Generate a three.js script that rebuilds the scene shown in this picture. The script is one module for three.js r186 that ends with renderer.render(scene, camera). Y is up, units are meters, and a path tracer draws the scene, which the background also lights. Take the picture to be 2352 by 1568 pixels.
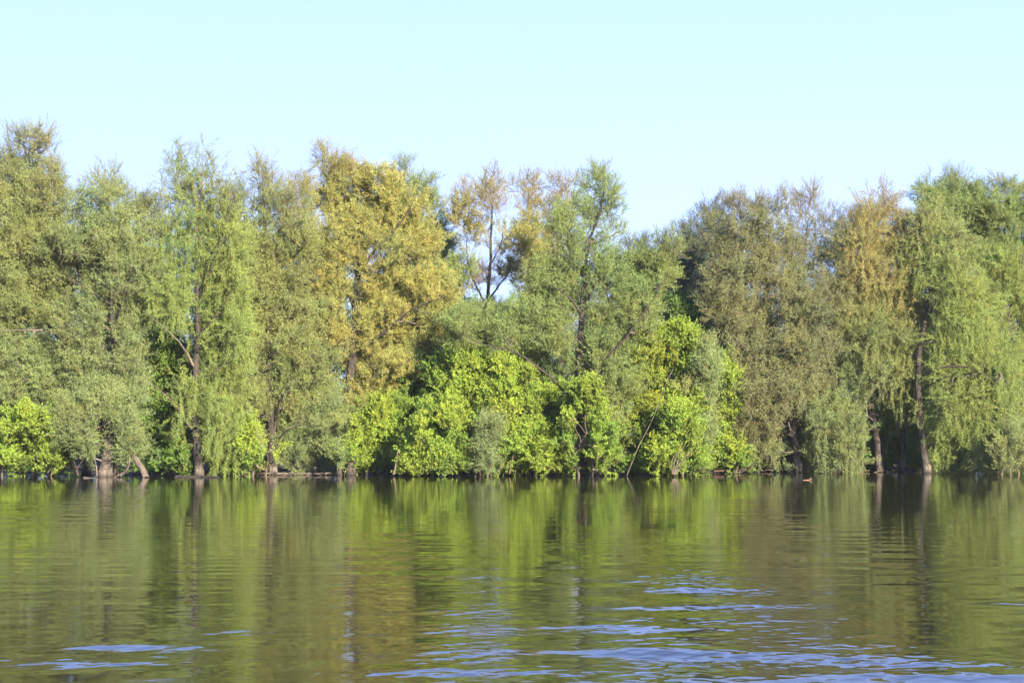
import * as THREE from 'three';
import { mergeGeometries } from 'three/addons/utils/BufferGeometryUtils.js';
import { createNoise2D, createNoise3D } from 'simplex-noise';

// ---------------------------------------------------------------- camera, sky, sun, exposure
const scene = new THREE.Scene();
const RW = 2352, RH = 1568, F = 4300, EYE = 2.5, PITCH = Math.atan(185 / F), EXPOSURE = 4.0;
const camera = new THREE.PerspectiveCamera(2 * Math.atan(RH / 2 / F) * 180 / Math.PI, 1024 / 682, 0.5, 6000);
camera.position.set(0, EYE, 0);
camera.rotation.set(PITCH, 0, 0);
const renderer = new THREE.WebGLRenderer({ antialias: true });
renderer.setSize(1024, 682);
renderer.toneMapping = THREE.LinearToneMapping;
renderer.toneMappingExposure = EXPOSURE;
renderer.shadowMap.enabled = true;

function mulberry(a) {
  return () => { a |= 0; a = a + 0x6D2B79F5 | 0; let t = Math.imul(a ^ a >>> 15, 1 | a); t = t + Math.imul(t ^ t >>> 7, 61 | t) ^ t; return ((t ^ t >>> 14) >>> 0) / 4294967296; };
}
const noise2 = createNoise2D(mulberry(11)), noise3 = createNoise3D(mulberry(12));
const clamp = (v, a, b) => Math.min(b, Math.max(a, v)), lerp = (a, b, t) => a + (b - a) * t;
const smooth = (a, b, v) => { const t = clamp((v - a) / (b - a), 0, 1); return t * t * (3 - 2 * t); };

{ // clear spring sky: pale at the horizon, blue overhead, a trace of thin cirrus
  const w = 512, h = 256, data = new Float32Array(w * h * 4);
  const keys = [[-90, .30, .40, .55], [-1, .60, .80, 1.10], [0, .90, 1.14, 1.62], [5, .83, 1.10, 1.85], [12, .69, .985, 2.0], [22, .48, .80, 1.90], [40, .27, .52, 1.45], [90, .13, .31, 1.0]];
  for (let j = 0; j < h; j++) {
    const e = ((j + .5) / h - .5) * 180;
    let k = 0; while (k < keys.length - 2 && e > keys[k + 1][0]) k++;
    const A = keys[k], B = keys[k + 1], t = clamp((e - A[0]) / (B[0] - A[0]), 0, 1);
    for (let i = 0; i < w; i++) {
      const a = i / w * Math.PI * 2, c = e > 0 ? Math.max(0, noise3(Math.cos(a) * 2, Math.sin(a) * 2, e * .16)) * .05 : 0, o = (j * w + i) * 4;
      for (let q = 0; q < 3; q++) data[o + q] = (lerp(A[q + 1], B[q + 1], t) * (1 + c)) / EXPOSURE;
      data[o + 3] = 1;
    }
  }
  const sky = new THREE.DataTexture(data, w, h, THREE.RGBAFormat, THREE.FloatType);
  sky.mapping = THREE.EquirectangularReflectionMapping;
  sky.magFilter = sky.minFilter = THREE.LinearFilter;
  sky.wrapS = THREE.RepeatWrapping; sky.needsUpdate = true;
  scene.background = sky; scene.environment = sky;
}
const sun = new THREE.DirectionalLight(new THREE.Color().setRGB(1, .90, .72), 5);
{
  const az = 31 * Math.PI / 180, el = 24 * Math.PI / 180;      // behind the camera, over its right shoulder
  sun.position.set(Math.sin(az) * Math.cos(el) * 150, Math.sin(el) * 150, -95 + Math.cos(az) * Math.cos(el) * 150);
  sun.target.position.set(0, 4, -95);
  sun.castShadow = true; sun.shadow.mapSize.set(4096, 4096);
  Object.assign(sun.shadow.camera, { left: -70, right: 70, top: 50, bottom: -50, near: 1, far: 400 });
  scene.add(sun, sun.target);
}

// ---------------------------------------------------------------- helpers
const V = (x, y, z) => new THREE.Vector3(x, y, z);
const cp = Math.cos(PITCH), sp = Math.sin(PITCH);
function ray(x, y) { const dx = (x - RW / 2) / F, dy = -(y - RH / 2) / F; return V(dx, dy * cp + sp, dy * sp - cp); }
function at(x, y, d) { const r = ray(x, y); return r.multiplyScalar(d / -r.z).add(V(0, EYE, 0)); }     // a place at distance d on the map
function ground(x, y, h = 0) { const r = ray(x, y); return r.multiplyScalar((h - EYE) / r.y).add(V(0, EYE, 0)); }
const taken = {};
function numbered(n) { const k = taken[n] = (taken[n] ?? -1) + 1; return k ? `${n}_${String(k).padStart(3, '0')}` : n; }
function tag(o, label, category, group, kind) { if (label) o.userData.label = label; if (category) o.userData.category = category; if (group) o.userData.group = group; if (kind) o.userData.kind = kind; return o; }
function shade(o) { o.castShadow = o.receiveShadow = true; return o; }
function part(name, geometry, material, parent, kind) { const m = shade(new THREE.Mesh(geometry, material)); m.name = name; if (kind) m.userData.kind = kind; parent.add(m); return m; }

// tapered tube along points; rings of `sides`; returns arrays pushed into a collector
class Tubes {
  constructor() { this.p = []; this.n = []; this.uv = []; this.c = []; this.i = []; }
  add(pts, radii, sides, { wobble = 0, color = null, capped = true } = {}) {
    const N = pts.length; if (N < 2) return this;
    const t = V(), u = V(), b = V(); let start = this.p.length / 3, run = 0;
    t.subVectors(pts[1], pts[0]).normalize(); u.set(Math.abs(t.x) < .8 ? 1 : 0, 0, Math.abs(t.x) < .8 ? 0 : 1); u.addScaledVector(t, -u.dot(t)).normalize();
    for (let k = 0; k < N; k++) {
      t.subVectors(pts[Math.min(N - 1, k + 1)], pts[Math.max(0, k - 1)]).normalize();
      u.addScaledVector(t, -u.dot(t)).normalize(); b.crossVectors(t, u);
      if (k) run += pts[k].distanceTo(pts[k - 1]);
      for (let s = 0; s <= sides; s++) {
        const a = s / sides * Math.PI * 2, ca = Math.cos(a), sa = Math.sin(a);
        let r = radii[k]; if (wobble) r *= 1 + wobble * noise3(ca * 1.3 + pts[0].x, sa * 1.3, run * 1.1 + pts[0].z);
        const nx = u.x * ca + b.x * sa, ny = u.y * ca + b.y * sa, nz = u.z * ca + b.z * sa;
        const x = pts[k].x + nx * r, y = pts[k].y + ny * r, z = pts[k].z + nz * r;
        this.p.push(x, y, z); this.n.push(nx, ny, nz); this.uv.push(a * radii[0], run);
        const c = color ? color(x, y, z, k) : [1, 1, 1]; this.c.push(c[0], c[1], c[2]);
      }
    }
    const S = sides + 1;
    for (let k = 0; k < N - 1; k++) for (let s = 0; s < sides; s++) { const a = start + k * S + s; this.i.push(a, a + 1, a + S, a + 1, a + S + 1, a + S); }
    if (capped) for (const k of [0, N - 1]) for (let s = 1; s < sides - 1; s++) { const a = start + k * S; k ? this.i.push(a, a + s, a + s + 1) : this.i.push(a, a + s + 1, a + s); }
    return this;
  }
  build() {
    const g = new THREE.BufferGeometry();
    g.setAttribute('position', new THREE.Float32BufferAttribute(this.p, 3)); g.setAttribute('normal', new THREE.Float32BufferAttribute(this.n, 3));
    g.setAttribute('uv', new THREE.Float32BufferAttribute(this.uv, 2)); g.setAttribute('color', new THREE.Float32BufferAttribute(this.c, 3));
    g.setIndex(this.i); return g;
  }
}
function resample(pts, step) { const c = new THREE.CatmullRomCurve3(pts, false, 'centripetal'); return c.getSpacedPoints(Math.max(2, Math.ceil(c.getLength() / step))); }

// ---------------------------------------------------------------- materials
function texture(w, h, f, srgb) {
  const d = new Uint8Array(w * h * 4);
  for (let j = 0; j < h; j++) for (let i = 0; i < w; i++) { const c = f(i / w, j / h), o = (j * w + i) * 4; d[o] = c[0] * 255; d[o + 1] = c[1] * 255; d[o + 2] = c[2] * 255; d[o + 3] = 255; }
  const t = new THREE.DataTexture(d, w, h); t.wrapS = t.wrapT = THREE.RepeatWrapping; t.magFilter = THREE.LinearFilter; t.minFilter = THREE.LinearMipmapLinearFilter; t.generateMipmaps = true;
  if (srgb) t.colorSpace = THREE.SRGBColorSpace; t.needsUpdate = true; return t;
}
const tile3 = (u, v, s, q) => noise3(Math.cos(u * 6.2832) * s, Math.sin(u * 6.2832) * s + 9, q * v + 3) ;
const furrow = (u, v) => clamp(.5 + .5 * (1 - Math.abs(tile3(u, v, 2.2, 3)) * 2.6) * .6 + .25 * tile3(u, v, 6, 12), 0, 1);
const barkMap = texture(256, 512, (u, v) => { const f = furrow(u, v), g = .62 + .3 * f + .12 * tile3(u, v, 1, 2.2); return [clamp(g, 0, 1), clamp(g * .96, 0, 1), clamp(g * .92, 0, 1)]; }, true);
const barkBump = texture(256, 512, (u, v) => { const f = furrow(u, v); return [f, f, f]; });
for (const t of [barkMap, barkBump]) t.repeat.set(1.1, .55);
const bark = new THREE.MeshStandardMaterial({ color: 0xffffff, vertexColors: true, map: barkMap, bumpMap: barkBump, bumpScale: .03, roughness: .95 });
const twigMat = new THREE.MeshStandardMaterial({ color: 0xffffff, vertexColors: true, roughness: .9 });
const leafMat = new THREE.MeshPhysicalMaterial({ color: 0xffffff, vertexColors: true, roughness: .88, transmission: .42, thickness: 0, side: THREE.DoubleSide, specularIntensity: .6 });

// ---------------------------------------------------------------- leaf sprays (one twig with its leaves), shared by all crowns
function spray(seed, { len, leaves, ll, lw, twigs, spread, fold = .25 }) {
  const R = mulberry(seed), p = [], c = [], t = new Tubes();
  const stems = [], bend = V((R() - .5) * .25, 0, (R() - .5) * .25);
  const main = s => V(bend.x * s * s * len, s * len, bend.z * s * s * len);
  stems.push([main, 0, 1, len]);
  for (let k = 0; k < twigs; k++) {
    const s0 = .1 + .6 * (k + R() * .6) / twigs, a = k * 2.4 + R(), o = main(s0), l = len * (.35 + .35 * R()), q = V(Math.cos(a) * spread, 1, Math.sin(a) * spread).normalize();
    stems.push([s => o.clone().addScaledVector(q, s * l).add(V(0, s * s * .06 * l, 0)), 0, 1, l]);
  }
  let total = 0; for (const s of stems) total += s[3];
  for (const [fn, , , l] of stems) {
    t.add([fn(0), fn(.5), fn(1)], [.0055, .004, .0022], 3, { color: () => [.75, .52, .62], capped: false });
    const n = Math.max(3, Math.round(leaves * l / total));
    for (let k = 0; k < n; k++) {
      const s = .12 + .9 * (k + R() * .5) / n, o = fn(Math.min(1, s)), a = k * 2.4 + R() * 1.2;
      const d = V(Math.cos(a), .75 + R() * .7 - .5 * R(), Math.sin(a)).normalize(), L = ll * (.7 + .55 * R()), w = lw * (.75 + .5 * R());
      const side = V(R() - .5, R() - .5, R() - .5).cross(d).normalize(), nn = V().crossVectors(d, side);
      const m = o.clone().addScaledVector(d, L * .45), tip = o.clone().addScaledVector(d, L).addScaledVector(nn, -L * .12);
      const A = m.clone().addScaledVector(side, w / 2).addScaledVector(nn, w * fold), B = m.clone().addScaledVector(side, -w / 2).addScaledVector(nn, w * fold);
      p.push(o.x, o.y, o.z, A.x, A.y, A.z, tip.x, tip.y, tip.z, o.x, o.y, o.z, tip.x, tip.y, tip.z, B.x, B.y, B.z);
      const v = .82 + .36 * R(), h = (R() - .5) * .16; for (let q = 0; q < 6; q++) c.push(v * (1 + h), v, v * (1 - h * .8));
    }
  }
  const g = new THREE.BufferGeometry(), s = t.build().toNonIndexed(); s.deleteAttribute('uv');
  g.setAttribute('position', new THREE.Float32BufferAttribute(p, 3)); g.setAttribute('color', new THREE.Float32BufferAttribute(c, 3)); g.computeVertexNormals();
  return mergeGeometries([g, s]);
}
const willowSpray = [1, 2, 3].map(k => spray(100 + k, { len: .62, leaves: 36, ll: .10, lw: .027, twigs: 4, spread: .6 }));
const thinSpray = [1, 2].map(k => spray(200 + k, { len: .8, leaves: 22, ll: .08, lw: .023, twigs: 5, spread: .5 }));
const hangSpray = [1, 2].map(k => spray(300 + k, { len: .75, leaves: 38, ll: .105, lw: .026, twigs: 3, spread: .28 }));
const mapleSpray = [1, 2, 3].map(k => spray(400 + k, { len: .5, leaves: 38, ll: .09, lw: .055, twigs: 3, spread: .6, fold: .12 }));

// ---------------------------------------------------------------- plants
const BARK = [.088, .072, .062], GREYBARK = [.15, .126, .108], DEAD = [.22, .185, .15];
function barkColor(base, { silt = 0, wet = .0 } = {}) {
  return (x, y, z) => {
    const n = noise3(x * 3, y * 1.6, z * 3) * .16 + noise3(x * 9, y * 5, z * 9) * .1; let c = base.map(v => v * (1 + n));
    if (silt && y < silt + noise3(x * 5, y * 2, z * 5) * .14) c = [.215 * (1 + n), .185 * (1 + n), .16 * (1 + n)];   // dried silt left by the flood
    if (wet && y < wet + noise3(x * 7, 3, z * 7) * .02) c = [.022, .019, .016];                                        // soaked bark at the waterline
    return c;
  };
}
const WT = 'willow_tree';
let serial = 0, nSprays = 0;
// lengths of trunk that carry no twigs on their river side: [top x, top y, foot x, foot y, distance]
const bare = [[2000, 915, 2023, 1086, 93.5, .72], [2070, 1000, 2075, 1086, 93.5, .55], [2110, 985, 2131, 1088, 91.1, .5], [2113, 800, 2111, 910, 91.1], [453, 660, 450, 860, 86], [448, 940, 457, 1096, 86, .45], [1338, 690, 1332, 868, 88.1, .5], [1378, 490, 1342, 660, 88.1], [1337, 975, 1340, 1092, 88.1, .45],
  [1818, 965, 1837, 1087, 92.7, .6], [618, 780, 620, 915, 88.8], [622, 975, 627, 1092, 88.8, .45], [241, 980, 240, 1096, 85.3, .45], [257, 700, 262, 860, 86.5], [200, 640, 205, 785, 88.8], [814, 640, 806, 900, 90.3], [2137, 655, 2118, 800, 91.1], [196, 1040, 196, 1092, 88.8],
  [1250, 650, 1280, 668, 86.9, .3], [1280, 668, 1330, 712, 87.6, .3], [1395, 825, 1440, 770, 87, .3], [1440, 770, 1500, 690, 86.8, .28], [1300, 905, 1180, 812, 86, .32], [1180, 812, 1100, 792, 85.6, .28], [830, 615, 890, 555, 89.5, .3], [890, 555, 935, 500, 89.3, .26], [860, 780, 950, 715, 89.1, .28], [2118, 865, 2165, 843, 90, .32], [2165, 843, 2240, 862, 89.4, .3],
  [2148, 660, 2205, 624, 90.2, .28], [2030, 655, 2095, 622, 91, .28], [1766, 720, 1790, 830, 92, .3], [262, 770, 312, 625, 86, .26], [440, 985, 345, 862, 85, .26], [448, 845, 350, 722, 85, .26], [516, 845, 575, 812, 84.3, .28], [632, 1020, 690, 978, 88, .26], [2322, 700, 2325, 960, 94, .3]].map(([x0, y0, x1, y1, d, w = .4]) => [at(x0, y0, d), at(x1, y1, d), w]);
function bareAhead(x, y, z) {
  for (const [a, b, w] of bare) {
    if (z < a.z - .3 || z > a.z + 7) continue; const ex = b.x - a.x, ey = b.y - a.y, t = clamp(((x - a.x) * ex + (y - a.y) * ey) / (ex * ex + ey * ey), 0, 1);
    if ((x - a.x - ex * t) ** 2 + (y - a.y - ey * t) ** 2 < w * w) return true;
  }
  return false;
}
const stats = [];
// spec: base [x, y], lobes [[cx, cy, rx, ry, density, {dz, col, thin}]], trunk [[x, y, dz]...], limbs [{p: [[x,y,dz]...], r, dead}]
function plant(s) {
  const R = mulberry(7000 + 131 * serial++), d = s.d ?? -ground(s.base[0], s.base[1]).z, px = d / F;
  const root = new THREE.Group(); root.name = numbered(s.name); const o = at(s.base[0], s.base[1], d); root.position.set(o.x, 0, o.z); scene.add(root);
  tag(root, s.label, s.category, s.group, s.kind);
  const local = (x, y, dz = 0) => at(x, y, d).add(V(0, 0, dz)).sub(root.position);
  const kind = { up: .65, droop: 0, sprays: 8.4, per: 9.5, size: 1.05, geo: willowSpray, step: .45, trunkR: 8, bark: BARK, ...s };
  const nx = [], ny = [], nz = [], par = [], rad = [], fix = [], dir = [];
  const node = (p, parent, r, dv) => { nx.push(p.x); ny.push(p.y); nz.push(p.z); par.push(parent); rad.push(r); fix.push(r > 0); dir.push(dv); return nx.length - 1; };
  const near = p => { let b = -1, m = 1e9; for (let k = 0; k < nx.length; k++) { const q = (nx[k] - p.x) ** 2 + (ny[k] - p.y) ** 2 + (nz[k] - p.z) ** 2; if (q < m) { m = q; b = k; } } return b; };
  function stem(pts, r0, r1, name, color, flare) {
    const c = resample(pts, .3), n = c.length, rr = [];
    for (let k = 0; k < n; k++) { if (k && k < n - 1) c[k].add(V((R() - .5) * .05, 0, (R() - .5) * .05)); const t = k / (n - 1); rr.push(lerp(r0, r1, Math.pow(t, flare ? 1.25 : .9)) * (flare ? 1 + .28 * Math.exp(-Math.max(0, c[k].y) / .4) : 1)); }
    part(name, new Tubes().add(c, rr, 9, { wobble: .16, color: (x, y, z) => color(x + root.position.x, y, z + root.position.z) }).build(), bark, root);
    return [c, rr];
  }
  function chain(c, rr, parent) { let k0 = parent; c.forEach((p, k) => { const dv = V().subVectors(c[Math.min(c.length - 1, k + 1)], c[Math.max(0, k - 1)]).normalize(); k0 = node(p, k0, rr[k], dv); }); }
  const foot = (kind.foot ?? -.6);
  const trunks = s.trunks ?? (s.trunk ? [s.trunk] : []);
  trunks.forEach((tp, ti) => {
    const r = (Array.isArray(kind.trunkR) ? kind.trunkR[ti] : kind.trunkR) * px;
    const pts = tp.map(q => local(...q)); pts.unshift(pts[0].clone().setY(foot).add(V((pts[0].x - pts[1].x) * .2, 0, 0)));
    const [c, rr] = stem(pts, r, r * (kind.taper ?? .1), 'trunk', barkColor(kind.bark, { silt: s.silt, wet: s.wet ?? .05 }), true);
    chain(c, rr, -1);
  });
  for (const l of s.limbs ?? []) {
    const pts = l.p.map(q => local(...q)); const k = near(pts[0]); if (!l.free && k >= 0) pts.unshift(V(nx[k], ny[k], nz[k]));
    const [c, rr] = stem(pts, (l.r ?? 4) * px * .72, (l.r ?? 4) * px * .1, 'limb', barkColor(l.dead ? DEAD : kind.bark), false);
    if (!l.dead) chain(c, rr, k);
  }
  const fixedCount = nx.length;
  // points the twigs grow to
  const goals = [];
  for (const [cx, cy, rx, ry, dens0 = 1, more = {}] of s.lobes) {
    const dens = dens0 * (s.name === WT && !s.full ? lerp(1, .62, clamp((640 - cy) / 200, 0, 1)) : 1);      // crowns thin out towards their tops
    const grow = s.grow ?? 1.1, c = local(cx, cy, (more.dz ?? (R() - .5) * 1.6) + (s.fwd ?? 0)), ax = rx * px * grow, ay = ry * px * grow, az = Math.max(.7, Math.min(ax, ay) * (more.depth ?? .95));
    const n = Math.round(Math.PI * ax * ay * kind.per * (more.thin ? .85 : Math.min(1, dens + .1)) );
    const tint = more.col ?? s.color;
    for (let k = 0; k < n; k++) {
      const u = R() * 2 - 1, a = R() * 6.2832, r = Math.pow(R(), .45), q = Math.sqrt(1 - u * u);
      const jag = 1 + .22 * noise3(Math.cos(a) * q * 1.8 + c.x, u * 1.8 + c.y, Math.sin(a) * q * 1.8 + serial);
      const g = V(c.x + Math.cos(a) * q * ax * r * jag, c.y + u * ay * r * jag, c.z + Math.sin(a) * q * az * r);
      if (g.y < .12 ) g.y = .12 + R() * .3;
      goals.push({ g, dens: more.thin ? Math.min(1, dens * 1.9) : Math.min(1, dens), tint, c, thin: more.thin });
    }
  }
  for (const q of goals) { let m = 1e9; for (let k = 0; k < fixedCount; k++) { const v = (nx[k] - q.g.x) ** 2 + (ny[k] - q.g.y) ** 2 + (nz[k] - q.g.z) ** 2; if (v < m) m = v; } q.m = m; }
  goals.sort((a, b) => a.m - b.m);
  const chains = [], ends = [];
  for (const q of goals) {
    let best = 0, bm = 1e9;
    for (let k = 0; k < nx.length; k++) {
      const dx = q.g.x - nx[k], dy = q.g.y - ny[k], dz = q.g.z - nz[k], l = Math.sqrt(dx * dx + dy * dy + dz * dz);
      const cost = l * (1.25 - .45 * dy / (l + .01)) + (ny[k] < .2 ? .5 : 0);
      if (cost < bm) { bm = cost; best = k; }
    }
    const a = V(nx[best], ny[best], nz[best]), l = a.distanceTo(q.g);
    const to = V().subVectors(q.g, a).normalize(), mix = dir[best].clone().multiplyScalar(.55).add(to).add(V(0, .35, 0)).normalize();
    const c1 = a.clone().addScaledVector(mix, l * .5), n = clamp(Math.round(l / kind.step), 2, 7), pts = [a]; let prev = best; const ids = [best];
    for (let k = 1; k <= n; k++) {
      const t = k / n, p = a.clone().multiplyScalar((1 - t) ** 2).addScaledVector(c1, 2 * t * (1 - t)).addScaledVector(q.g, t * t);
      if (k < n) p.add(V((R() - .5) * .1 * l / n * 2, (R() - .5) * .1 * l / n * 2, (R() - .5) * .1 * l / n * 2));
      const dv = V().subVectors(p, pts[pts.length - 1]).normalize(); prev = node(p, prev, 0, dv); pts.push(p); ids.push(prev);
    }
    chains.push(ids); ends.push({ ids, q, end: q.g, dv: dir[prev] });
  }
  // thickness from the twigs inwards
  const load = new Float32Array(nx.length);
  for (let k = nx.length - 1; k >= fixedCount; k--) { load[k] += load[k] ? 0 : 1; const p = par[k]; if (p >= 0) load[p] += load[k]; }
  const tr = kind.twigR ?? .009;
  const tubes = new Tubes(), tc = kind.twigColor ?? [kind.bark[0] * 1.02, kind.bark[1] * .98, kind.bark[2] * .98];
  for (const ids of chains) {
    const pts = ids.map(k => V(nx[k], ny[k], nz[k])), rr = ids.map((k, i) => i ? tr * Math.pow(load[k], .47) : Math.min(fix[k] ? rad[k] * .8 : 1, tr * Math.pow(load[ids[1]], .47) * 1.1));
    const v = .85 + .3 * R(); tubes.add(pts, rr, rr[0] > .03 ? 5 : 3, { color: () => tc.map(x => x * v), capped: false });
  }
  if (chains.length) part('branches', tubes.build(), twigMat, root, 'stuff');
  // leaves
  const sets = [{ mats: [], cols: [] }, { mats: [], cols: [] }], M = new THREE.Matrix4(), Q = new THREE.Quaternion(), UP = V(0, 1, 0), q2 = new THREE.Quaternion(), S = V();
  for (const e of ends) {
    const { mats, cols } = sets[e.q.thin ? 1 : 0];
    const cn = 1 + .16 * noise3(e.end.x * .7, e.end.y * .7, e.end.z * .7 + serial * 3) + (R() - .5) * .12, hue = .1 * noise3(e.end.x * .5 + 40, e.end.y * .5, e.end.z * .5 + serial) + (R() - .5) * .05;
    const n = Math.round(kind.sprays * e.q.dens * (.75 + .5 * R()));
    const out = V().subVectors(e.end, e.q.c).multiplyScalar(.4);
    for (let k = 0; k < n; k++) {
      let p, dv;
      if (kind.droop && R() < kind.droop) {
        const hang = R() * (kind.hang ?? 1.1); p = e.end.clone().add(V((R() - .5) * .5, .1 - hang, (R() - .5) * .5));
        dv = V((R() - .5) * .5, -1, (R() - .5) * .5);
        if (p.y < .7) { p.y = .75 + R() * .3; }
      } else {
        const j = e.ids.length - 1 - Math.floor(R() * Math.min(3, e.ids.length - 1)), i = Math.max(0, j - 1), t = R(), A = e.ids[j], B = e.ids[i];
        p = V(lerp(nx[A], nx[B], t), lerp(ny[A], ny[B], t), lerp(nz[A], nz[B], t));
        dv = e.dv.clone().multiplyScalar(.5).add(V((R() - .5) * 1.5, (R() - .5) * 1.2 + kind.up, (R() - .5) * 1.5)).add(out.clone().multiplyScalar(.35));
        p.add(V((R() - .5) * .6, (R() - .5) * .6, (R() - .5) * .6)); if (p.y < .1) p.y = .1;
      }
      if (bareAhead(p.x + root.position.x, p.y, p.z + root.position.z)) continue;
      dv.normalize(); Q.setFromUnitVectors(UP, dv); q2.setFromAxisAngle(UP, R() * 6.28); Q.multiply(q2);
      const sc = kind.size * (.7 + .6 * R()); S.set(sc, sc, sc); M.compose(p, Q, S); mats.push(...M.elements);
      const v = cn * (.88 + .24 * R()), h = hue + (R() - .5) * .12, c = e.q.tint; cols.push(c[0] * v * (1 + h), c[1] * v, c[2] * v * (1 - h));
    }
  }
  sets.forEach(({ mats, cols }, t) => {
    const n = cols.length / 3; if (!n) return; nSprays += n;
    const geo = t ? thinSpray : kind.geo, inst = new THREE.InstancedMesh(geo[serial % geo.length], leafMat, n); inst.name = t ? 'treetop' : 'crown'; inst.instanceMatrix.array.set(mats); inst.instanceColor = new THREE.InstancedBufferAttribute(new Float32Array(cols), 3);
    inst.userData.kind = 'stuff'; root.add(shade(inst));
  });
  return root;
}

// ---------------------------------------------------------------- water and ground
const shoreOf = x => 91.6 + 2.2 * Math.sin(x * .21 + 1) + 1.2 * noise2(x * .17, 4) + 6 * smooth(8, 15, x);   // where the flooded bank rises out of the water
{
  // ground: river bed, the bank and the flood-plain behind it, out to the horizon
  const xs = [], zs = []; for (let x = -40; x <= 40.01; x += .5) xs.push(x); for (const e of [60, 100, 200, 500, 1200, 3000]) { xs.push(e); xs.unshift(-e); }
  for (let z = 78; z <= 112; z += .4) zs.push(z); for (const e of [116, 122, 130, 145, 170, 220, 320, 600, 1400, 4000]) zs.push(e); for (const e of [60, 30, 0, -30, -300, -3000]) zs.unshift(e);
  const p = [], c = [], uv = [], idx = [];
  for (const z of zs) for (const x of xs) {
    const s = z - shoreOf(x); let y = s < 0 ? Math.max(-1.8, s * .16) : Math.min(.5, s * .05) + Math.min(1.2, Math.max(0, s - 10) * .01);
    if (z > 70 && z < 200) y += .06 * noise2(x * .8, z * .8) + .03 * noise2(x * 2.7, z * 2.7);
    p.push(x, y, -z); const n = .8 + .3 * noise2(x * 1.7, z * 1.7) + .2 * noise2(x * 6, z * 6); c.push(.12 * n, .092 * n, .062 * n); uv.push(x, z);
  }
  const n = xs.length; for (let j = 0; j < zs.length - 1; j++) for (let i = 0; i < n - 1; i++) { const a = j * n + i; idx.push(a, a + 1, a + n, a + 1, a + n + 1, a + n); }
  const g = new THREE.BufferGeometry(); g.setAttribute('position', new THREE.Float32BufferAttribute(p, 3)); g.setAttribute('color', new THREE.Float32BufferAttribute(c, 3)); g.setAttribute('uv', new THREE.Float32BufferAttribute(uv, 2)); g.setIndex(idx); g.computeVertexNormals();
  const m = shade(new THREE.Mesh(g, new THREE.MeshStandardMaterial({ vertexColors: true, roughness: 1 }))); m.name = 'ground'; tag(m, 'brown litter covered flood bank under the willows', 'ground', null, 'structure'); scene.add(m);
}
// wind on the water: patches (place in the photograph, half width and half height there, strength of swell, strength of ripple)
const gusts = [[200, 1528, 190, 15, 1.8, 1.3], [270, 1487, 120, 10, 1.7, 1.1], [460, 1480, 60, 14, .5, .7], [480, 1460, 120, 40, .6, .3],
  [1060, 1320, 90, 26, .5, 1.0], [1090, 1440, 110, 70, .35, 1.1], [1060, 1535, 170, 22, 1.4, .9], [1490, 1480, 180, 110, 1.35, .8], [1560, 1340, 130, 40, .9, .7],
  [1780, 1420, 160, 130, .3, 1.2], [2080, 1532, 400, 30, 1.9, 1.0], [1750, 1510, 250, 24, 1.3, 1.0], [2060, 1290, 110, 130, .75, .1], [1850, 1260, 60, 12, .4, .6], [930, 1260, 80, 50, .6, .3], [1300, 1560, 500, 20, .9, .8], [80, 1180, 160, 50, .5, .15]].map(([x, y, w, h, a, b]) => {
  const c = ground(x, y), e = ground(x + w, y), t = ground(x, y - h), u = ground(x, y + h); return [c.x, c.z, e.x - c.x, (u.z - t.z) / 2, a, b];
});
function wind(x, z) {
  let a = .13, b = .10; for (const [cx, cz, wx, wz, ga, gb] of gusts) { const e = Math.exp(-(((x - cx) / wx) ** 2) - (((z - cz) / wz) ** 2)); a += ga * e; b += gb * e; }
  const n = noise2(x * .16, z * .09), m = noise2(x * .45 + 9, z * .22);
  return [clamp(a * (1 + .35 * n + .25 * m), 0, 2.3), clamp(b * (1 + .4 * m + .3 * n), 0, 1.4)];
}
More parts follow.
